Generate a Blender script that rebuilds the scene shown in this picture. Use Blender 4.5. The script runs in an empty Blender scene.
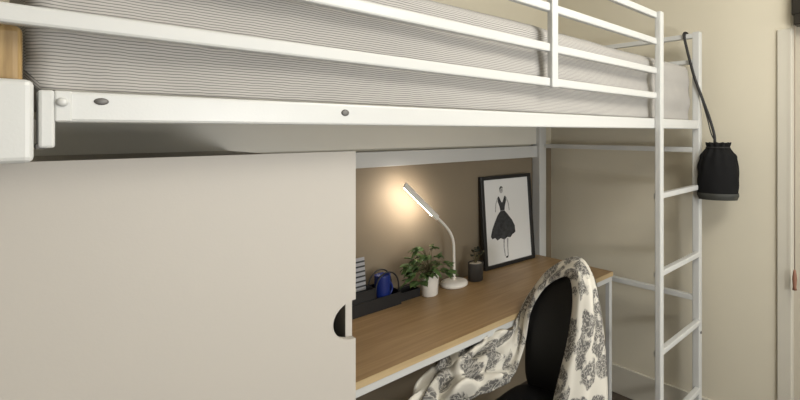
import bpy, bmesh, math, random
from mathutils import Vector, Matrix, noise
random.seed(7)
C = bpy.context.scene.collection
S = bpy.context.scene
EYE = 1.42

# ------------------------------------------------------------------ materials
def mat(name, col, rough=0.5, metal=0.0, bump=0.0, bscale=60.0, var=0.0, vscale=4.0, spec=0.5, coat=0.0):
    m = bpy.data.materials.new(name); m.use_nodes = True
    nt = m.node_tree; b = nt.nodes['Principled BSDF']
    b.inputs['Base Color'].default_value = (*col, 1)
    b.inputs['Roughness'].default_value = rough
    b.inputs['Metallic'].default_value = metal
    b.inputs['Specular IOR Level'].default_value = spec
    b.inputs['Coat Weight'].default_value = coat
    tc = nt.nodes.new('ShaderNodeTexCoord')
    if var > 0:
        n = nt.nodes.new('ShaderNodeTexNoise'); n.inputs['Scale'].default_value = vscale
        n.inputs['Detail'].default_value = 4
        nt.links.new(tc.outputs['Object'], n.inputs['Vector'])
        r = nt.nodes.new('ShaderNodeValToRGB')
        r.color_ramp.elements[0].position = 0.3; r.color_ramp.elements[1].position = 0.7
        r.color_ramp.elements[0].color = (*[c * (1 - var) for c in col], 1)
        r.color_ramp.elements[1].color = (*[min(1, c * (1 + var)) for c in col], 1)
        nt.links.new(n.outputs['Fac'], r.inputs['Fac'])
        nt.links.new(r.outputs['Color'], b.inputs['Base Color'])
    if bump > 0:
        n = nt.nodes.new('ShaderNodeTexNoise'); n.inputs['Scale'].default_value = bscale
        nt.links.new(tc.outputs['Object'], n.inputs['Vector'])
        bp = nt.nodes.new('ShaderNodeBump'); bp.inputs['Strength'].default_value = bump
        bp.inputs['Distance'].default_value = 0.002
        nt.links.new(n.outputs['Fac'], bp.inputs['Height'])
        nt.links.new(bp.outputs['Normal'], b.inputs['Normal'])
    return m

def wood(name, c1, c2, scale=(1.2, 22, 22), rough=0.45):
    m = mat(name, c1, rough); nt = m.node_tree; b = nt.nodes['Principled BSDF']
    tc = nt.nodes.new('ShaderNodeTexCoord'); mp = nt.nodes.new('ShaderNodeMapping')
    mp.inputs['Scale'].default_value = scale
    nt.links.new(tc.outputs['Object'], mp.inputs['Vector'])
    n = nt.nodes.new('ShaderNodeTexNoise'); n.inputs['Scale'].default_value = 2.5
    n.inputs['Detail'].default_value = 6; n.inputs['Distortion'].default_value = 0.8
    nt.links.new(mp.outputs['Vector'], n.inputs['Vector'])
    r = nt.nodes.new('ShaderNodeValToRGB')
    r.color_ramp.elements[0].position = 0.32; r.color_ramp.elements[1].position = 0.7
    r.color_ramp.elements[0].color = (*c1, 1); r.color_ramp.elements[1].color = (*c2, 1)
    nt.links.new(n.outputs['Fac'], r.inputs['Fac']); nt.links.new(r.outputs['Color'], b.inputs['Base Color'])
    return m

def sheet_material():
    m = mat('striped_cotton', (.45, .42, .38), 0.9, spec=0.1); nt = m.node_tree; b = nt.nodes['Principled BSDF']
    uv = nt.nodes.new('ShaderNodeUVMap'); sx = nt.nodes.new('ShaderNodeSeparateXYZ')
    nt.links.new(uv.outputs['UV'], sx.inputs['Vector'])
    nz = nt.nodes.new('ShaderNodeTexNoise'); nz.inputs['Scale'].default_value = 38
    nt.links.new(uv.outputs['UV'], nz.inputs['Vector'])
    a = nt.nodes.new('ShaderNodeMath'); a.operation = 'MULTIPLY_ADD'; a.inputs[1].default_value = 0.0032
    nt.links.new(nz.outputs['Fac'], a.inputs[0]); nt.links.new(sx.outputs['Y'], a.inputs[2])
    w = nt.nodes.new('ShaderNodeMath'); w.operation = 'MULTIPLY'; w.inputs[1].default_value = 2 * math.pi / 0.0041
    nt.links.new(a.outputs[0], w.inputs[0])
    s = nt.nodes.new('ShaderNodeMath'); s.operation = 'SINE'; nt.links.new(w.outputs[0], s.inputs[0])
    r = nt.nodes.new('ShaderNodeValToRGB')
    mr = nt.nodes.new('ShaderNodeMapRange'); mr.inputs['From Min'].default_value = -1
    nt.links.new(s.outputs[0], mr.inputs['Value'])
    r.color_ramp.elements[0].position = 0.06; r.color_ramp.elements[0].color = (.19, .185, .185, 1)
    r.color_ramp.elements[1].position = 0.38; r.color_ramp.elements[1].color = (.455, .437, .412, 1)
    nt.links.new(mr.outputs['Result'], r.inputs['Fac']); nt.links.new(r.outputs['Color'], b.inputs['Base Color'])
    return m

def blanket_material():
    m = mat('floral_knit', (.7, .66, .58), 0.95, spec=0.05); nt = m.node_tree; b = nt.nodes['Principled BSDF']
    uv = nt.nodes.new('ShaderNodeUVMap')
    nz = nt.nodes.new('ShaderNodeTexNoise'); nz.inputs['Scale'].default_value = 30; nz.inputs['Detail'].default_value = 3
    nt.links.new(uv.outputs['UV'], nz.inputs['Vector'])
    mx = nt.nodes.new('ShaderNodeVectorMath'); mx.operation = 'SCALE'; mx.inputs['Scale'].default_value = 0.06
    nt.links.new(nz.outputs['Color'], mx.inputs[0])
    ad = nt.nodes.new('ShaderNodeVectorMath'); ad.operation = 'ADD'
    nt.links.new(uv.outputs['UV'], ad.inputs[0]); nt.links.new(mx.outputs[0], ad.inputs[1])
    v = nt.nodes.new('ShaderNodeTexVoronoi'); v.inputs['Scale'].default_value = 11; v.inputs['Randomness'].default_value = 0.75
    nt.links.new(ad.outputs[0], v.inputs['Vector'])
    v2 = nt.nodes.new('ShaderNodeTexVoronoi'); v2.inputs['Scale'].default_value = 60; v2.feature = 'DISTANCE_TO_EDGE'
    nt.links.new(ad.outputs[0], v2.inputs['Vector'])
    r1 = nt.nodes.new('ShaderNodeValToRGB')       # medallions
    e = r1.color_ramp.elements
    e[0].position = 0.0; e[0].color = (0.9, 0.9, 0.9, 1)
    e[1].position = 0.53; e[1].color = (0, 0, 0, 1)
    for p, c in ((0.08, .15), (0.13, .2), (0.17, .95), (0.45, .95)):
        q = e.new(p); q.color = (c, c, c, 1)
    nt.links.new(v.outputs['Distance'], r1.inputs['Fac'])
    r2 = nt.nodes.new('ShaderNodeValToRGB')
    r2.color_ramp.elements[0].position = 0.02; r2.color_ramp.elements[0].color = (.35, .35, .35, 1)
    r2.color_ramp.elements[1].position = 0.10; r2.color_ramp.elements[1].color = (1, 1, 1, 1)
    nt.links.new(v2.outputs['Distance'], r2.inputs['Fac'])
    mu = nt.nodes.new('ShaderNodeMath'); mu.operation = 'MULTIPLY'
    nt.links.new(r1.outputs['Color'], mu.inputs[0]); nt.links.new(r2.outputs['Color'], mu.inputs[1])
    mc = nt.nodes.new('ShaderNodeMix'); mc.data_type = 'RGBA'
    mc.inputs[6].default_value = (.70, .67, .60, 1); mc.inputs[7].default_value = (.13, .125, .122, 1)
    nt.links.new(mu.outputs[0], mc.inputs[0]); nt.links.new(mc.outputs[2], b.inputs['Base Color'])
    return m

M = {}
M['wall'] = mat('beige_wall_paint', (.635, .59, .48), 0.75, bump=.06, bscale=220, var=.02, vscale=1.5, spec=.25)
M['wall_shade_sheet'] = mat('taupe_wall_shade', (.225, .183, .128), 0.7, var=.03, spec=.25)  # beige wall's shade under the bed put into the colour
M['ceiling'] = mat('ceiling_paint', (.78, .76, .71), 0.9, bump=.05)
M['floor'] = wood('dark_floor_boards', (.055, .042, .034), (.095, .072, .056), (1, 12, 12), .5)
M['trim'] = mat('trim_paint', (.57, .54, .465), 0.45, var=.02)
M['door'] = mat('door_paint', (.47, .43, .355), 0.5, var=.03)
M['white'] = mat('white_powder_coat', (.575, .58, .57), 0.30, bump=.05, bscale=300, spec=.5)
M['board'] = mat('white_board', (.70, .68, .61), 0.45, var=.02)
M['door_panel'] = mat('matte_greige_panel', (.465, .435, .395), 0.55, bump=.04, bscale=240, var=.012, vscale=2)
M['bolt'] = mat('steel_bolt', (.16, .155, .15), 0.55, metal=.5, var=.05)
M['sheet'] = sheet_material()
M['head_wood'] = wood('golden_timber', (.22, .135, .05), (.40, .27, .115), (40, 40, 2), .5)
M['oak'] = wood('oak_laminate', (.29, .18, .082), (.40, .262, .132), (1.3, 20, 20), .42)
M['oak_edge'] = wood('oak_edge_band', (.44, .32, .17), (.54, .41, .235), (1.3, 20, 20), .45)
M['pot_white'] = mat('white_ceramic', (.80, .77, .72), 0.3, var=.01)
M['soil'] = mat('potting_soil', (.04, .028, .018), 0.95, bump=.8, bscale=180)
M['leaf'] = mat('green_leaf', (.085, .15, .045), 0.45, var=.45, vscale=30)
M['twig'] = mat('stem_green', (.10, .09, .04), 0.7, var=.2)
M['dark_leaf'] = mat('dark_leaf', (.03, .035, .022), 0.5, var=.4, vscale=30)
M['dark_pot'] = mat('charcoal_ceramic', (.045, .043, .042), 0.5, var=.1)
M['gravel'] = mat('pale_gravel', (.62, .56, .47), 0.9, bump=1, bscale=300, var=.2, vscale=150)
M['black_frame'] = mat('black_frame', (.012, .012, .013), 0.35, var=.1)
M['paper'] = mat('print_paper', (.74, .74, .73), 0.6, var=.01)
M['ink'] = mat('charcoal_ink', (.035, .036, .038), 0.8, var=.4, vscale=60)
M['ink_grey'] = mat('grey_wash', (.38, .38, .38), 0.8, var=.3, vscale=80)
M['black_wire'] = mat('black_wire', (.010, .010, .011), 0.45, var=.1)
M['blue'] = mat('cobalt_blue', (.010, .026, .17), 0.35, var=.15)
M['card'] = mat('white_card', (.36, .36, .38), 0.7, var=.02)
M['leather'] = mat('black_leather', (.007, .007, .008), 0.45, bump=.25, bscale=160, var=.15)
M['chair_metal'] = mat('black_chair_metal', (.01, .01, .011), 0.4, var=.1)
M['blanket'] = blanket_material()
M['bag'] = mat('black_bag_fabric', (.0035, .0035, .004), 0.8, bump=.3, bscale=140, var=.2, spec=.25)
M['bag_base'] = mat('bag_base_leather', (.035, .036, .031), 0.6, var=.15)
M['strap'] = mat('dark_strap', (.010, .009, .009), 0.6, var=.1)
M['cord'] = mat('pale_cord', (.30, .24, .19), 0.8, var=.1)
M['tassel'] = mat('terracotta_tassel', (.24, .11, .07), 0.6, var=.15)
M['dark_metal'] = mat('dark_bronze_metal', (.03, .026, .02), 0.45, metal=.5, var=.1)
def emissive(name, col, strength):
    m = mat(name, (.9, .85, .75), .5)
    b = m.node_tree.nodes['Principled BSDF']
    b.inputs['Emission Color'].default_value = (*col, 1); b.inputs['Emission Strength'].default_value = strength
    return m
M['led'] = emissive('led_diffuser', (1, .88, .76), 75)

# ------------------------------------------------------------------ helpers
def obj(name, bm, m, parent=None, smooth=False, kind=None, label=None):
    me = bpy.data.meshes.new(name); bm.to_mesh(me); bm.free()
    o = bpy.data.objects.new(name, me); C.objects.link(o)
    me.materials.append(m if not isinstance(m, str) else M[m])
    if smooth:
        for p in me.polygons: p.use_smooth = True
    if parent is not None: o.parent = parent
    if kind: o['kind'] = kind
    if label: o['label'] = label
    return o
def thing(name, label, cat, loc=(0, 0, 0), group=None):
    o = bpy.data.objects.new(name, None); C.objects.link(o); o.location = loc
    o.empty_display_size = .05
    o['label'] = label; o['category'] = cat
    if group: o['group'] = group
    return o
def tag(o, label, cat, group=None):
    o['label'] = label; o['category'] = cat
    if group: o['group'] = group
    return o
def box(bm, x0, x1, y0, y1, z0, z1, bev=0.0, seg=2, mtx=None):
    r = bmesh.ops.create_cube(bm, size=1)
    vs = r['verts']
    for v in vs:
        v.co = Vector((x0 + (v.co.x + .5) * (x1 - x0), y0 + (v.co.y + .5) * (y1 - y0), z0 + (v.co.z + .5) * (z1 - z0)))
    if bev > 0:
        es = list({e for v in vs for e in v.link_edges})
        rr = bmesh.ops.bevel(bm, geom=es, offset=bev, segments=seg, profile=.5, affect='EDGES')
        vs = list({v for f in rr['faces'] for v in f.verts} | {v for v in vs if v.is_valid})
    if mtx is not None:
        for v in vs: v.co = mtx @ v.co
    return vs
def B(*a, **k):
    bm = bmesh.new(); box(bm, *a, **k); return bm
def tube(bm, pts, r, n=8, closed=False, flat=None):
    pts = [Vector(p) for p in pts]; N = len(pts)
    rs = r if isinstance(r, (list, tuple)) else [r] * N
    rings = []; prev = None
    for i, p in enumerate(pts):
        if closed: t = (pts[(i + 1) % N] - pts[i - 1])
        else: t = pts[min(i + 1, N - 1)] - pts[max(i - 1, 0)]
        t.normalize()
        if prev is None:
            up = Vector((0, 0, 1)) if abs(t.z) < .9 else Vector((1, 0, 0))
            a = t.cross(up).normalized()
        else:
            a = (prev - t * prev.dot(t)).normalized()
        prev = a; b = t.cross(a)
        ring = []
        for k in range(n):
            th = 2 * math.pi * k / n
            fb = flat if flat else 1
            ring.append(bm.verts.new(p + a * math.cos(th) * rs[i] + b * math.sin(th) * rs[i] * fb))
        rings.append(ring)
    M_ = N if closed else N - 1
    for i in range(M_):
        A, D = rings[i], rings[(i + 1) % N]
        for k in range(n): bm.faces.new((A[k], A[(k + 1) % n], D[(k + 1) % n], D[k]))
    if not closed:
        bm.faces.new(rings[0][::-1]); bm.faces.new(rings[-1])
    return rings
def lathe(bm, prof, n=32, c=(0, 0, 0), cap=True):
    rings = []
    for r, z in prof:
        rings.append([bm.verts.new((c[0] + r * math.cos(2 * math.pi * k / n), c[1] + r * math.sin(2 * math.pi * k / n), c[2] + z)) for k in range(n)])
    for i in range(len(rings) - 1):
        for k in range(n): bm.faces.new((rings[i][k], rings[i][(k + 1) % n], rings[i + 1][(k + 1) % n], rings[i + 1][k]))
    if cap:
        bm.faces.new(rings[0][::-1]); bm.faces.new(rings[-1])
def catmull(P, n):
    out = []; N = len(P)
    for i in range(n):
        s = i / (n - 1) * (N - 1); k = min(int(s), N - 2); f = s - k
        p0, p1, p2, p3 = P[max(k - 1, 0)], P[k], P[k + 1], P[min(k + 2, N - 1)]
        out.append(.5 * ((2 * p1) + (p2 - p0) * f + (2 * p0 - 5 * p1 + 4 * p2 - p3) * f * f + (3 * p1 - p0 - 3 * p2 + p3) * f ** 3))
    return out
def struct(name, bm, m): return obj(name, bm, m, kind='structure')

# ------------------------------------------------------------------ room shell
XW, YW = 2.19, 1.81
XL, YN, H = -1.7, -1.75, 2.5
struct('floor', B(XL - .1, XW + .1, YN - .1, YW + .1, -.1, 0), 'floor')
struct('ceiling', B(XL - .1, XW + .1, YN - .1, YW + .1, H, H + .1), 'ceiling')
struct('wall_back', B(XL - .1, XW + .1, YW, YW + .1, 0, H), 'wall')
struct('wall_left', B(XL - .1, XL, YN, YW, 0, H), 'wall')
struct('wall_front', B(XL - .1, XW + .1, YN - .1, YN, 0, H), 'wall')
bm = bmesh.new()                       # end wall with a doorway
box(bm, XW, XW + .1, .48, YW, 0, H); box(bm, XW, XW + .1, YN, -.40, 0, H); box(bm, XW, XW + .1, -.40, .48, 2.05, H)
struct('wall_right', bm, 'wall')
struct('door_1', B(XW + .03, XW + .07, -.40, .48, .005, 2.05), 'door')
bm = bmesh.new(); box(bm, XW - .014, XW + .03, .474, .532, 0, 1.86, .004)
box(bm, XW - .014, XW + .03, -.46, -.40, 0, 1.86, .004)
struct('trim_1', bm, 'trim')
struct('baseboard_right', B(XW - .014, XW, .535, YW - .014, 0, .15, .003), 'trim')
struct('baseboard_back', B(XL, .495, YW - .014, YW, 0, .15, .003), 'trim')

# ------------------------------------------------------------------ loft bed
YF = 0.84
bed = thing('loft_bed', 'white metal loft bed with guard rail and ladder above the desk', 'bed', (0, 0, 0))
bm = bmesh.new()
box(bm, .0505, 2.045, .826, .856, EYE + .0115, EYE + .050, .004)
rail = obj('side_rail', bm, 'white', bed)
def bolt(x, z, sx=.009, sz=.005):
    bm = bmesh.new()
    lathe(bm, [(sz, 0), (sz, .001), (sz * .7, .0022), (.0005, .0025)], 16)
    for v in bm.verts: v.co = Vector((x + v.co.x * sx / sz, .826 - v.co.z, z + v.co.y))
    bmesh.ops.recalc_face_normals(bm, faces=bm.faces)
    obj('bolt', bm, 'bolt', rail, True)
bolt(.0925, EYE + .0385, .007, .0045); bolt(.413, EYE + .034, .007, .006)
# joint plate and end beam at the left
bm = bmesh.new()
box(bm, .0375, .0515, .822, .862, EYE - .020, EYE + .050, .003)
box(bm, .0505, .066, .822, .828, EYE + .012, EYE + .050, .002)
br = obj('joint_plate', bm, 'white', bed)
bm = bmesh.new(); lathe(bm, [(.0055, 0), (.0055, .002), (.003, .004), (.0005, .0042)], 16)
for v in bm.verts: v.co = Vector((.0575 + v.co.x, .822 - v.co.z, EYE + .036 + v.co.y))
obj('bolt', bm, 'white', br, True)
obj('joint_pin', B(.0355, .0445, .824, .85, EYE - .0215, EYE - .0145, .002), 'bolt', br)
bm = B(-.62, .034, .815, .90, EYE - .037, EYE + .061, .007, 3)
obj('end_beam', bm, 'white', bed)
obj('headboard', B(-.60, .0262, .848, .874, EYE + .048, EYE + .128, .008, 3), 'head_wood', bed, label='golden brown timber headboard end at the far left')
# rear rail, board and crossbar
obj('rear_rail', B(-.60, 2.03, 1.765, 1.785, EYE - .072, EYE + .055, .002), 'board', bed)
obj('rear_crossbar', B(-.60, 2.03, 1.76, 1.785, EYE - .146, EYE - .082, .003), 'white', bed)
obj('base_panel', B(.07, 2.03, .858, 1.764, EYE + .030, EYE + .046), 'board', bed)
# posts
def post(x, y, s, z1): return obj('post', B(x - s, x + s, y - s, y + s, 0, z1, .004), 'white', bed)
fp = post(2.06, .84, .017, 1.872)
bm = bmesh.new(); lathe(bm, [(.006, 0), (.006, .003), (.002, .005)], 12)
for v in bm.verts: v.co = Vector((2.06 + v.co.x, .823 - v.co.z, .51 + v.co.y))
obj('bolt', bm, 'bolt', fp, True)
post(2.032, 1.768, .029, 1.80)
post(-.60, 1.74, .02, 1.872)
post(-.60, .88, .02, 1.872)
# end bars
def endbar(z, h, y1=1.745, w=.012):
    obj('end_bar', B(2.056 - w, 2.056 + w, .855, y1, z - h / 2, z + h / 2, .003), 'white', bed)
endbar(EYE + .436, .022); endbar(EYE + .318, .02); endbar(EYE - .083, .024); endbar(.664, .025)
# guard rail
GX = 1.630
for z in (.136, .231, .342, .442):
    obj('guard_bar', B(-.60, GX - .014, .815, .835, EYE + z - .0118, EYE + z + .0118, .004), 'white', bed)
obj('guard_post', B(.982, 1.008, .806, .826, EYE + .121, EYE + .455, .003), 'white', bed)
# ladder
obj('ladder_stile', B(GX - .014, GX + .014, .800, .826, 0, EYE + .455, .004), 'white', bed)
for z in (1.170, .868, .560, .255):
    obj('rung', B(GX + .012, 2.046, .818, .844, z - .011, z + .011, .004), 'white', bed)

# ------------------------------------------------------------------ mattress
def superellipse_mattress():
    x0, x1, y0, y1, z0, z1 = .028, 2.036, .862, 1.755, EYE + .048, EYE + .300
    r = .035
    bm = bmesh.new(); uvl = bm.loops.layers.uv.new('UVMap')
    # profile in (y,z), closed, with arc length
    prof = []
    def arc(cy, cz, a0, a1, r=.035):
        for k in range(7):
            a = math.radians(a0 + (a1 - a0) * k / 6); prof.append((cy + r * math.cos(a), cz + r * math.sin(a)))
    def seg(p, q, n):
        for k in range(1, n): prof.append((p[0] + (q[0] - p[0]) * k / n, p[1] + (q[1] - p[1]) * k / n))
    arc(y0 + .012, z0 + .012, 270, 180, .012); seg((y0, z0 + .012), (y0, z1 - r), 12)
    arc(y0 + r, z1 - r, 180, 90); seg((y0 + r, z1), (y1 - r, z1), 24)
    arc(y1 - r, z1 - r, 90, 0); seg((y1, z1 - r), (y1, z0 + r), 6)
    arc(y1 - r, z0 + r, 0, -90)
    L = [0]
    for a, b in zip(prof, prof[1:]): L.append(L[-1] + math.hypot(b[0] - a[0], b[1] - a[1]))
    NX = 160; cy, cz = (y0 + y1) / 2, (z0 + z1) / 2
    rings = []; us = []
    for i in range(NX + 1):
        f = i / NX; x = x0 + (x1 - x0) * f
        e = min(x - x0, x1 - x); ins = 0
        q_ = .018
        if e < q_: ins = q_ - math.sqrt(max(0, q_ * q_ - (q_ - e) ** 2))
        ring = []
        for (y, z) in prof:
            p = Vector((x, y, z))
            dy = (1 if y < cy else -1) * ins * (abs(y - cy) > .35); dz = (1 if z < cz else -1) * ins * (abs(z - cz) > .1)
            n1 = noise.noise(Vector((x * 5, z * 16, y * 5))); n2 = noise.noise(Vector((x * 18 + 3 * z, z * 30, y * 18 + 9)))
            d = .0065 * n1 + .003 * n2
            if y < y0 + .03: p.y += d + .004 * math.sin(z * 60 + 3 * x)
            if z > z1 - .03: p.z += d
            if x < .12 : k_ = 1 - (x - x0) / .12 if x < x0 + .12 else 0; p.x += .008 * k_ * noise.noise(Vector((y * 8, z * 26, 5))); p.y += .010 * k_ * noise.noise(Vector((z * 40, x * 30, 2)))
            p.y += dy; p.z += dz
            ring.append(bm.verts.new(p))
        rings.append(ring); us.append(x)
    n = len(prof)
    for i in range(NX):
        for k in range(n - 1):
            f = bm.faces.new((rings[i][k], rings[i + 1][k], rings[i + 1][k + 1], rings[i][k + 1]))
            for lp, (u, v) in zip(f.loops, ((us[i], L[k]), (us[i + 1], L[k]), (us[i + 1], L[k + 1]), (us[i], L[k + 1]))): lp[uvl].uv = (u, v)
        f = bm.faces.new((rings[i][n - 1], rings[i + 1][n - 1], rings[i + 1][0], rings[i][0]))
    for ring in (rings[0], rings[-1]):
        f = bm.faces.new(ring)
        for lp in f.loops: lp[uvl].uv = (lp.vert.co.y, lp.vert.co.z)
    bmesh.ops.recalc_face_normals(bm, faces=bm.faces)
    return bm
mt = obj('mattress', superellipse_mattress(), 'sheet', None, True)
tag(mt, 'thick mattress in a grey pinstripe sheet on the loft bed', 'mattress')

# ------------------------------------------------------------------ wardrobe with sliding door
wr = thing('wardrobe', 'greige wardrobe with half-round hand hole under the loft bed', 'wardrobe', (0, 0, 0))
DX, DZ, DR, DY = .4875, 1.031, .0405, .930
bm = bmesh.new()
outline = [(-1.0, .02), (DX, .02)]
for k in range(21):
    a = math.radians(-90 - 180 * k / 20)
    outline.append((DX + DR * 1.16 * math.cos(a), DZ + DR * math.sin(a)))
outline += [(DX, EYE - .0405), (-1.0, EYE - .0405)]
fv = [bm.verts.new((x, DY, z)) for x, z in outline]
f = bm.faces.new(fv)
r = bmesh.ops.extrude_face_region(bm, geom=[f])
for v in [g for g in r['geom'] if isinstance(g, bmesh.types.BMVert)]: v.co.y += .018
bmesh.ops.recalc_face_normals(bm, faces=bm.faces)
obj('door', bm, 'door_panel', wr)
obj('side_panel', B(.4815, .4965, .962, 1.755, 0, EYE - .062, .001), 'door_panel', wr)
obj('side_panel', B(-1.0, -.984, .962, 1.755, 0, EYE - .062, .001), 'door_panel', wr)
obj('top_panel', B(-.984, .481, .962, 1.755, EYE - .08, EYE - .062, .001), 'door_panel', wr)
obj('shelf', B(-.984, .481, .99, 1.75, .60, .618, .001), 'door_panel', wr)
obj('back_panel', B(-1.0, .4965, 1.755, 1.758, 0, EYE - .16), 'door_panel', wr)

# ------------------------------------------------------------------ desk
DT = .72
dk = thing('desk', 'long oak-topped desk with white legs under the loft bed', 'desk', (0, 0, 0))
DX0, DX1, DY0, DY1 = .62, 1.995, 1.246, 1.752
top = obj('desktop', B(DX0, DX1, DY0 + .002, DY1, DT - .022, DT, .001), 'oak', dk)
obj('edge_band', B(DX0, DX1, DY0, DY0 + .0025, DT - .0215, DT - .0003), 'oak_edge', top, label='pale oak front edge strip')
bm = bmesh.new()
for a in ((DX0 + .012, DX1 - .004, DY0 + .004, DY0 + .028), (DX0 + .012, DX1 - .004, DY1 - .05, DY1 - .026)):
    box(bm, a[0], a[1], a[2], a[3], DT - .047, DT - .0225, .002)
for x in (DX0 + .012, DX1 - .028): box(bm, x, x + .024, DY0 + .028, DY1 - .05, DT - .047, DT - .0225, .002)
obj('under_frame', bm, 'white', dk)
for x in (DX0 + .012, DX1 - .028):
    for y in (DY0 + .004, DY1 - .05):
        obj('leg', B(x, x + .024, y, y + .024, 0, DT - .0475, .002), 'white', dk)
bb = obj('wall_shade_sheet', B(.50, 2.18, 1.800, 1.808, 0, EYE - .10, .001), 'wall_shade_sheet')  # added sheet, dark brown standing in for the shaded wall under the bed
tag(bb, 'taupe brown backing board on the wall behind the desk', 'shade sheet')

# ------------------------------------------------------------------ desk lamp
lp = thing('desk_lamp', 'white LED desk lamp with bent arm, switched on, beside the plant', 'lamp', (1.352, 1.690, DT + .0005))
bm = bmesh.new()
lathe(bm, [(.056, 0), (.061, .003), (.062, .012), (.058, .019), (.045, .024), (.012, .027), (.002, .0272)], 40)
obj('base', bm, 'pot_white', lp, True)
HEADROT = -64
ARM0, ARM1 = Vector((-.098, .0, .326)), Vector((-.250, .01, .478))
ctrl = [Vector((0, 0, .024)), Vector((0, 0, .10)), Vector((-.003, 0, .19)), Vector((-.020, 0, .24)), Vector((-.055, 0, .284)), ARM0 * 1.0]
bm = bmesh.new(); tube(bm, catmull(ctrl, 28), .0062, 12)
obj('stem', bm, 'pot_white', lp, True)
d = (ARM1 - ARM0).normalized(); up = Vector((0, -1, 0)); nrm = d.cross(up).normalized()
if nrm.z < 0: nrm = -nrm
nrm = Matrix.Rotation(math.radians(HEADROT), 3, d) @ nrm
side = d.cross(nrm)
rot = Matrix((d, side, nrm)).transposed().to_4x4(); rot.translation = ARM0
ln = (ARM1 - ARM0).length
bm = bmesh.new(); box(bm, -.012, ln, -.013, .013, -.004, .0055, .003, 3, rot)
hd = obj('head', bm, 'pot_white', lp)
obj('led_strip', B(.02, ln - .008, -.010, .010, -.0062, -.0042, mtx=rot), 'led', hd, label='glowing warm white LED strip')

# ------------------------------------------------------------------ plants
pt = thing('potted_plant', 'bushy green plant in a small white pot left of the lamp', 'plant', (1.207, 1.672, DT + .0005))
bm = bmesh.new()
lathe(bm, [(.001, 0), (.031, 0), (.034, .003), (.0385, .088), (.0395, .094), (.0375, .095), (.036, .090), (.033, .082), (.001, .082)], 36, cap=False)
obj('pot', bm, 'pot_white', pt, True)
bm = bmesh.new(); lathe(bm, [(.0345, .0825), (.030, .086), (.001, .088)], 24, cap=False); obj('soil', bm, 'soil', pt, True)
def leaf(bm, base, dirv, L, W, droop):
    dirv = dirv.normalized(); up = Vector((0, 0, 1)); sd = dirv.cross(up)
    sd = sd.normalized() if sd.length > .05 else Vector((1, 0, 0)); nn = sd.cross(dirv)
    roll = random.uniform(-.7, .7); sd, nn = sd * math.cos(roll) + nn * math.sin(roll), nn * math.cos(roll) - sd * math.sin(roll)
    rows = []
    for i, (f, w) in enumerate(((0, .06), (.15, .62), (.35, 1), (.6, .85), (.82, .45), (1, .02))):
        c = base + dirv * L * f - Vector((0, 0, 1)) * droop * L * f * f
        rows.append([bm.verts.new(c + sd * W * w * .5 * s + nn * (.14 * W * abs(s))) for s in (-1, 0, 1)])
    for a, b in zip(rows, rows[1:]):
        for k in range(2): bm.faces.new((a[k], a[k + 1], b[k + 1], b[k]))
fb = bmesh.new(); sb = bmesh.new()
for i in range(46):
    az = random.uniform(0, 2 * math.pi); rad = random.uniform(.02, .112) * (1 if math.sin(az) < .3 else .75); hh = random.uniform(.10, .215) - rad * .35
    p0 = Vector((random.uniform(-.02, .02), random.uniform(-.02, .02), .085)); p2 = Vector((math.cos(az) * rad - .012, math.sin(az) * rad * .8, hh))
    p1 = (p0 + p2) / 2 + Vector((0, 0, .03))
    tube(sb, catmull([p0, p1, p2], 6), .0011, 5)
    for q in range(random.choice((2, 3, 3))):
        dv = Vector((math.cos(az) + random.uniform(-.9, .9), math.sin(az) + random.uniform(-.9, .9), random.uniform(-.35, .55)))
        leaf(fb, p2, dv, random.uniform(.030, .047), random.uniform(.020, .031), random.uniform(.1, .5))
fo = obj('foliage', fb, 'leaf', pt, True); obj('stems', sb, 'twig', pt, True)
for o in (fo,):
    s = o.modifiers.new('t', 'SOLIDIFY'); s.thickness = .0006

dp = thing('potted_plant', 'small dark twiggy plant in a charcoal pot right of the lamp', 'plant', (1.465, 1.672, DT + .0005))
bm = bmesh.new()
lathe(bm, [(.001, 0), (.032, 0), (.035, .003), (.0365, .080), (.0365, .084), (.034, .084), (.033, .076), (.001, .076)], 32, cap=False)
obj('pot', bm, 'dark_pot', dp, True)
bm = bmesh.new(); lathe(bm, [(.0330, .077), (.026, .082), (.001, .083)], 24, cap=False); obj('gravel', bm, 'gravel', dp, True, label='pale gravel filling the pot')
fb = bmesh.new(); sb = bmesh.new()
for i in range(11):
    az = random.uniform(0, 2 * math.pi); rad = random.uniform(.008, .042); hh = random.uniform(.10, .155)
    p0 = Vector((random.uniform(-.008, .008), random.uniform(-.008, .008), .081)); p2 = Vector((math.cos(az) * rad + .012, math.sin(az) * rad, hh))
    tube(sb, catmull([p0, (p0 + p2) / 2 + Vector((0, 0, .01)), p2], 6), .0011, 5)
    for q in range(3):
        leaf(fb, p2, Vector((random.uniform(-1, 1), random.uniform(-1, 1), random.uniform(-.2, .8))), random.uniform(.016, .026), random.uniform(.010, .015), .2)
fo = obj('foliage', fb, 'dark_leaf', dp, True); obj('stems', sb, 'twig', dp, True)
fo.modifiers.new('t', 'SOLIDIFY').thickness = .0006

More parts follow.
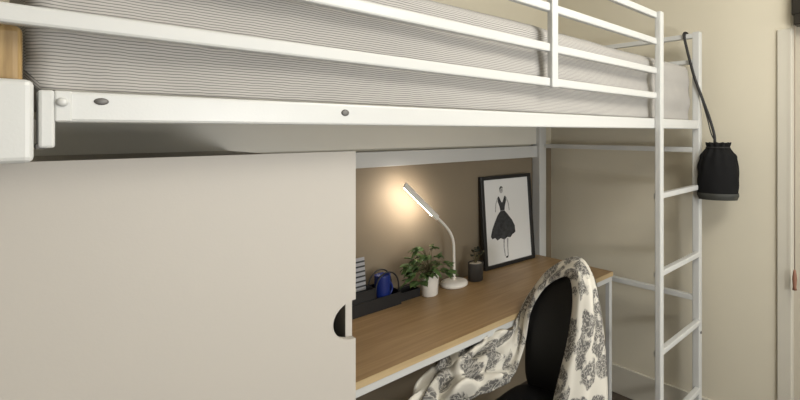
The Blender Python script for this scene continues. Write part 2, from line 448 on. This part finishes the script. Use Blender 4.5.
# ------------------------------------------------------------------ framed print
FW, FH, FD = .348, .470, .022
fr = thing('framed_print', 'black framed fashion sketch of a black dress leaning behind the desk', 'picture', (1.760, 1.722, DT + .001))
fr.rotation_euler = (math.radians(-5), 0, math.radians(-4))
bm = bmesh.new(); w = .019
box(bm, -FW / 2, FW / 2, 0, FD, 0, w, .002); box(bm, -FW / 2, FW / 2, 0, FD, FH - w, FH, .002)
box(bm, -FW / 2, -FW / 2 + w, 0, FD, w, FH - w, .001); box(bm, FW / 2 - w, FW / 2, 0, FD, w, FH - w, .001)
obj('frame', bm, 'black_frame', fr)
obj('backing', B(-FW / 2 + .004, FW / 2 - .004, FD - .006, FD - .002, .004, FH - .004), 'black_frame', fr)
pr = obj('print', B(-FW / 2 + w * .8, FW / 2 - w * .8, .010, .013, w * .8, FH - w * .8), 'paper', fr)
def flat(name, pts, m, y=.0092):
    bm = bmesh.new(); vs = [bm.verts.new((x, y, z)) for x, z in pts]; f = bm.faces.new(vs)
    r = bmesh.ops.extrude_face_region(bm, geom=[f])
    for g in r['geom']:
        if isinstance(g, bmesh.types.BMVert): g.co.y += .0006
    bmesh.ops.recalc_face_normals(bm, faces=bm.faces)
    return obj(name, bm, m, pr)
cx = -.036
def P(pts): return [(cx + a, b * FH) for a, b in pts]
skirt = [(-.014, .605), (-.035, .56), (-.056, .49), (-.074, .42), (-.086, .345), (-.078, .315), (-.058, .322), (-.044, .290), (-.022, .308), (.002, .284), (.024, .306), (.046, .296), (.060, .325), (.082, .345), (.080, .42), (.062, .49), (.036, .555), (.014, .605)]
flat('drawn_dress', P(skirt), 'ink')
flat('drawn_bodice', P([(-.014, .607), (-.019, .66), (-.029, .715), (-.026, .768), (-.018, .765), (-.004, .70), (.004, .70), (.018, .765), (.026, .768), (.029, .715), (.019, .66), (.014, .607)]), 'ink')
head = [(-.002 + .012 * math.cos(t * .5236), .83 + .030 * math.sin(t * .5236)) for t in range(12)]
flat('drawn_head', P(head), 'ink_grey'); flat('drawn_hair', P([(-.014, .835), (-.012, .862), (-.004, .880), (.006, .874), (.011, .85), (.002, .862), (-.008, .85)]), 'ink', .0088)
for s in (-1, 1):
    flat('drawn_arm', P([(s * .026, .755), (s * .040, .68), (s * .045, .60), (s * .05, .60), (s * .045, .69), (s * .030, .757)]), 'ink_grey')
    flat('drawn_leg', P([(.012 * s + .008, .292), (.012 * s + .006, .20), (.010 * s + .010, .10), (.010 * s + .016, .10), (.012 * s + .014, .20), (.012 * s + .018, .292)]), 'ink_grey')
flat('drawn_shoe', P([(.010, .10), (.006, .082), (.020, .078), (.026, .10)]), 'ink')

# ------------------------------------------------------------------ desk organiser and what it holds
og = thing('desk_organizer', 'black desk organizer tray next to the wardrobe on the desk', 'organizer', (0, 0, DT + .0005))
bm = bmesh.new()
ox0, ox1, oy0, oy1 = .78, 1.070, 1.672, 1.748
box(bm, ox0, ox1, oy0, oy1, 0, .004)
for (a, b, c, d_, h_) in ((ox0, ox1, oy0, oy0 + .004, .050), (ox0, .955, oy0 + .005, oy0 + .009, .090), (ox0, ox1, oy1 - .004, oy1, .085), (ox0, ox0 + .004, oy0 + .004, oy1 - .004, .07), (ox1 - .004, ox1, oy0 + .004, oy1 - .004, .055), (.955, .959, oy0 + .004, oy1 - .004, .09)):
    box(bm, a, b, c, d_, .004, h_)
obj('tray', bm, 'black_wire', og)
for y in (oy0 + .010, oy1 - .010):
    pts = [Vector((1.013 - .050 * math.cos(a), y, .078 + .062 * math.sin(a))) for a in [math.pi * k / 16 for k in range(17)]]
    pts = [Vector((.963, y, .004))] + pts + [Vector((1.063, y, .004))]
    bm = bmesh.new(); tube(bm, pts, .0032, 8); obj('wire_arch', bm, 'black_wire', og, True)
lt = thing('letter_tray', 'low flat black tray at the right of the organizer', 'tray', (1.125, 1.725, DT + .0005))
bm = bmesh.new(); a, b = .048, .034
box(bm, -a, a, -b, b, 0, .004)
for q in ((-a, a, -b, -b + .004), (-a, a, b - .004, b), (-a, -a + .004, -b + .004, b - .004), (a - .004, a, -b + .004, b - .004)): box(bm, q[0], q[1], q[2], q[3], .004, .034, .001)
obj('tray', bm, 'black_wire', lt)
bm = bmesh.new(); tube(bm, [Vector((-a, 0, .034)), Vector((-a * .6, 0, .05)), Vector((a * .6, 0, .05)), Vector((a, 0, .034))], .0025, 8); obj('handle', bm, 'black_wire', lt, True)
# blue cup
cp = thing('cup', 'cobalt blue cup standing in the black organizer', 'cup', (1.008, 1.710, DT + .005))
bm = bmesh.new(); lathe(bm, [(.001, 0), (.026, 0), (.029, .004), (.031, .118), (.031, .122), (.028, .122), (.026, .01), (.001, .01)], 32, cap=False)
obj('body', bm, 'blue', cp, True)
bm = bmesh.new(); tube(bm, [Vector((.030 + .014 * math.sin(k * math.pi / 10), 0, .03 + .06 * k / 10)) for k in range(11)], .004, 8); obj('handle', bm, 'blue', cp, True)
# striped card
cd = thing('note_card', 'white card with dark ruled lines standing in the organizer', 'card', (.9035, 1.730, DT + .005))
cd.rotation_euler = (math.radians(-6), 0, 0)
obj('card', B(-.05, .05, 0, .002, 0, .198), 'card', cd)
for k in range(7): obj('ruled_line', B(-.0495, .0495, -.0008, 0, .065 + k * .019, .0685 + k * .019 + .003), 'ink', cd)

# ------------------------------------------------------------------ chair
ch = thing('chair', 'black padded chair with a throw over its backrest at the desk', 'chair', (1.30, 1.05, 0))
ch.rotation_euler = (0, 0, math.radians(9.5))     # local -X is the front
def cushion(lx, ly, lz, r, bulge, seg=10):
    bm = bmesh.new(); bmesh.ops.create_cube(bm, size=1); bmesh.ops.subdivide_edges(bm, edges=bm.edges, cuts=seg, use_grid_fill=True)
    for v in bm.verts:
        p = v.co * 2; n = 5
        l = (abs(p.x) ** n + abs(p.y) ** n + abs(p.z) ** n) ** (1 / n); p = p / max(l, 1e-6)
        v.co = Vector((p.x * lx / 2, p.y * ly / 2, p.z * lz / 2))
    return bm
bm = cushion(.44, .37, .075, .02, 0)
for v in bm.verts: v.co += Vector((-.17, 0, .440))
obj('seat', bm, 'leather', ch, True)
bm = cushion(.075, .285, .47, .02, 0, 14)
for v in bm.verts:
    f = (v.co.z + .235) / .47
    if f > .45: v.co.y = v.co.y * (1 - .34 * ((f - .45) / .55) ** 2) - .03 * ((f - .45) / .55) ** 1.5
    v.co.y += .010; v.co.x += .03 + .05 * f + .012 * math.cos(v.co.y * 9) ; v.co.z += .675
obj('backrest', bm, 'leather', ch, True)
bm = bmesh.new()
for s in (-1, 1):
    bm = bmesh.new(); tube(bm, [Vector((-.02, s * .1, .40)), Vector((.06, s * .1, .41)), Vector((.092, s * .1, .47)), Vector((.105, s * .1, .60))], .010, 8)
    obj('back_bracket', bm, 'chair_metal', ch, True)
for sx, sy in ((-.34, -.15), (-.34, .15), (.0, -.15), (.0, .15)):
    bm = bmesh.new(); tube(bm, [Vector((sx, sy, .395)), Vector((sx * 1.06 + (.03 if sx == 0 else 0), sy * 1.08, 0.0))], [.015, .011], 10)
    obj('leg', bm, 'chair_metal', ch, True)

# ------------------------------------------------------------------ throw blanket
FX, FY = Vector((.7694, .6388, 0)), Vector((.6388, -.7694, 0))
def at(px, py, t): return FX * t + FY * ((px - 550) / 466 * t) + Vector((0, 0, EYE - (py - 131.5) / 466 * t))
ST = [
 ((548,430,1.575),(576,430,1.545),(606,430,1.66)),
 ((556,390,1.575),(581,390,1.545),(607,390,1.655)),
 ((568,340,1.580),(588,340,1.555),(604,340,1.66)),
 ((573,300,1.600),(589,298,1.575),(598,300,1.67)),
 ((570,278,1.640),(583,268,1.63),(592,276,1.71)),
 ((556,280,1.690),(566,263,1.72),(580,259,1.78)),
 ((542,291,1.720),(545,276,1.76),(556,266,1.83)),
 ((530,314,1.730),(527,302,1.79),(534,289,1.85)),
 ((525,344,1.735),(519,331,1.765),(518,317,1.79)),
 ((516,370,1.690),(508,353,1.73),(512,330,1.76)),
 ((505,384,1.630),(490,358,1.66),(498,331,1.72)),
 ((482,394,1.560),(468,368,1.57),(470,342,1.70)),
 ((457,401,1.520),(447,378,1.53),(446,351,1.63)),
 ((437,407,1.500),(428,392,1.49),(427,374,1.57)),
 ((424,420,1.500),(414,412,1.48),(410,400,1.54)),
]
NU, NV = 150, 36
cols = [catmull([at(*s[k]) for s in ST], NU) for k in range(3)]
bm = bmesh.new(); uvl = bm.loops.layers.uv.new('UVMap'); grid = []; ulen = 0; prevc = None; Us = []; Ws = []
for i in range(NU):
    a, b, c = cols[0][i], cols[1][i], cols[2][i]
    if prevc is not None: ulen += (b - prevc).length
    prevc = b; Us.append(ulen); Ws.append((b - a).length + (c - b).length)
    tan = (cols[1][min(i + 1, NU - 1)] - cols[1][max(i - 1, 0)]).normalized()
    nn = (c - a).cross(tan).normalized()
    row = []; fi = i / (NU - 1); heap = max(0, min(1, (fi - .62) / .1))
    for j in range(NV + 1):
        v = j / NV
        p = a * (1 - v) * (1 - 2 * v) + b * 4 * v * (1 - v) + c * v * (2 * v - 1)
        amp = .0085 + .019 * heap
        wv = math.sin(v * 15 + 2.2 * noise.noise(Vector((ulen * 5, v, 1)))) * .6 + noise.noise(Vector((ulen * 9, v * 4, 3))) * .8
        if heap > 0: wv += heap * 1.7 * math.sin(ulen * 60 + v * 9 + 3 * noise.noise(Vector((ulen * 8, v * 3, 4)))) * .5 + heap * 1.1 * noise.noise(Vector((ulen * 16, v * 7, 8)))
        edge = min(1, min(v, 1 - v) * 8 + .35)
        row.append(bm.verts.new(p + nn * amp * wv * edge))
    grid.append(row)
for i in range(NU - 1):
    for j in range(NV):
        f = bm.faces.new((grid[i][j], grid[i + 1][j], grid[i + 1][j + 1], grid[i][j + 1]))
        for lp_, (ii, jj) in zip(f.loops, ((i, j), (i + 1, j), (i + 1, j + 1), (i, j + 1))):
            lp_[uvl].uv = (Us[ii], jj / NV * max(Ws[ii], .10) * 1.25)
bmesh.ops.recalc_face_normals(bm, faces=bm.faces)
bl = obj('throw_blanket', bm, 'blanket', None, True)
s = bl.modifiers.new('t', 'SOLIDIFY'); s.thickness = .006; s.offset = 0
tag(bl, 'cream throw blanket with black floral pattern draped over the black chair', 'blanket')

# ------------------------------------------------------------------ bag
bg = thing('drawstring_bag', 'black drawstring bag hanging by its strap at the ladder post', 'bag', (2.058, .745, 1.121))
def bagr(z):
    for (z0, r0), (z1, r1) in zip(BP, BP[1:]):
        if z0 <= z <= z1:
            f = (z - z0) / (z1 - z0); f = f * f * (3 - 2 * f); return r0 + (r1 - r0) * f
    return BP[-1][1]
BP = [(0, .080), (.02, .088), (.08, .090), (.15, .089), (.195, .078), (.224, .056), (.236, .045), (.254, .051)]
def bag_mesh(z0, z1, n=72, m=26, grow=0, cap=False, frill=.0015):
    bm = bmesh.new(); rings = []
    for i in range(m + 1):
        z = z0 + (z1 - z0) * i / m; R = bagr(z) + grow; ring = []
        pl = max(0, (z - .10) / .15) * .007
        for k in range(n):
            a = 2 * math.pi * k / n
            rr = R + pl * math.sin(a * 11 + 1.5 * noise.noise(Vector((a, z * 8, 0)))) + .004 * noise.noise(Vector((math.cos(a) * 2, math.sin(a) * 2, z * 22)))
            zz = z + (frill * math.sin(a * 11) if i == m else 0)
            ring.append(bm.verts.new((.52 * rr * math.cos(a), rr * math.sin(a), zz)))
        rings.append(ring)
    for i in range(m):
        for k in range(n): bm.faces.new((rings[i][k], rings[i][(k + 1) % n], rings[i + 1][(k + 1) % n], rings[i + 1][k]))
    if cap: bm.faces.new(rings[0][::-1])
    return bm
body = obj('body', bag_mesh(.026, .258), 'bag', bg, True); body.modifiers.new('t', 'SOLIDIFY').thickness = .002
obj('base', bag_mesh(0, .030, m=5, grow=.003, cap=True, frill=0), 'bag_base', bg, True, label='grey green base band')
bm = bmesh.new(); tube(bm, [Vector((.54 * .050 * math.cos(a), .050 * math.sin(a), .236)) for a in [2 * math.pi * k / 24 for k in range(24)]], .0035, 6, True); obj('drawstring', bm, 'strap', bg, True)
bg.rotation_euler = (0, 0, math.radians(20)); bg.scale = (.97, .97, .97)
BM_ = Matrix.Translation((2.058, .745, 1.121)) @ Matrix.Rotation(math.radians(20), 4, 'Z') @ Matrix.Diagonal((.97, .97, .97, 1))
BI_ = BM_.inverted(); top_w = Vector((2.056, .893, EYE + .4545))
def strand(off, ey):
    return [BI_ @ p for p in (BM_ @ Vector((0, ey, .232)), Vector((2.056, .764 + off, 1.400)), Vector((2.052, .785 + off, 1.48)), Vector((2.038, .810 + off * .4, 1.57)), Vector((2.030, .845, 1.68)), top_w + Vector((-.0165, off * .4, -.03)), top_w + Vector((-.0155, off * .3, -.004)))]
bm = bmesh.new(); tube(bm, catmull(strand(.005, -.015), 60), .0070, 8, flat=.4)
tube(bm, catmull(strand(-.005, .015), 60), .0065, 8, flat=.4)
tube(bm, [BI_ @ (top_w + Vector(q)) for q in ((.0145, 0, -.02), (.0145, 0, -.002), (.010, 0, .0025), (-.010, 0, .0025), (-.0145, 0, -.002), (-.0145, 0, -.022), (-.010, 0, -.0265), (.010, 0, -.0265), (.0145, 0, -.02))], .0075, 8, flat=.35)
obj('strap', bm, 'strap', bg, True)

# ------------------------------------------------------------------ blind bracket with cord by the door
pc = thing('pull_cord', 'pull cord with terracotta tassel on a dark bracket beside the door', 'cord', (XW - .03, .462, 0))
bm = bmesh.new(); box(bm, -.03, .029, -.08, -.005, 1.862, 1.905, .004); box(bm, -.022, .029, -.065, .006, 1.905, 2.02, .006)
obj('bracket', bm, 'dark_metal', pc)
bm = bmesh.new(); tube(bm, [Vector((-.016, -.007, 1.864)), Vector((-.016, -.007, 1.4)), Vector((-.016, -.006, .83))], .0018, 6); obj('cord', bm, 'cord', pc, True)
bm = bmesh.new(); lathe(bm, [(.002, .040), (.005, .036), (.0075, .020), (.0095, 0), (.007, -.03), (.009, -.045), (.002, -.046)], 16, c=(-.016, -.006, .805)); obj('tassel', bm, 'tassel', pc, True)

# ------------------------------------------------------------------ lights
def area(name, loc, target, sx, sy, e, col):
    l = bpy.data.lights.new(name, 'AREA'); l.shape = 'RECTANGLE'; l.size = sx; l.size_y = sy; l.energy = e; l.color = col
    o = bpy.data.objects.new(name, l); C.objects.link(o); o.location = loc
    o.rotation_euler = (Vector(target) - Vector(loc)).to_track_quat('-Z', 'Y').to_euler()
    return o
area('room_lamp_light', (.75, -1.0, 1.2), (1.5, 1.3, 1.1), .2, .2, 12, (1, 1, 1))
pl = bpy.data.lights.new('pendant_light', 'POINT'); pl.energy = 40; pl.shadow_soft_size = .22; pl.color = (1, .96, .87)
po = bpy.data.objects.new('pendant_light', pl); C.objects.link(po); po.location = (1.05, -.25, 2.22)
area('fill_light', (1.0, -1.70, 1.40), (1.1, 0, 1.3), 1.8, 1.4, 26, (.97, 1, 1))  # added soft fill for the room; wall_front has no window
w = bpy.data.worlds.new('World'); S.world = w; w.use_nodes = True
w.node_tree.nodes['Background'].inputs[0].default_value = (.8, .85, 1, 1); w.node_tree.nodes['Background'].inputs[1].default_value = .3

# ------------------------------------------------------------------ camera
cam = bpy.data.cameras.new('Camera'); co = bpy.data.objects.new('Camera', cam); C.objects.link(co)
co.location = (0, 0, EYE); co.rotation_euler = (math.radians(90), 0, -math.atan2(.7694, .6388))
cam.sensor_width = 36; cam.lens = 466 / 800 * 36; cam.shift_x = -.1875; cam.shift_y = -.0856
cam.clip_start = .01
S.camera = co
S.view_settings.view_transform = 'Standard'; S.view_settings.look = 'None'; S.view_settings.gamma = 1
S.view_settings.use_curve_mapping = False; S.view_settings.exposure = 0.07
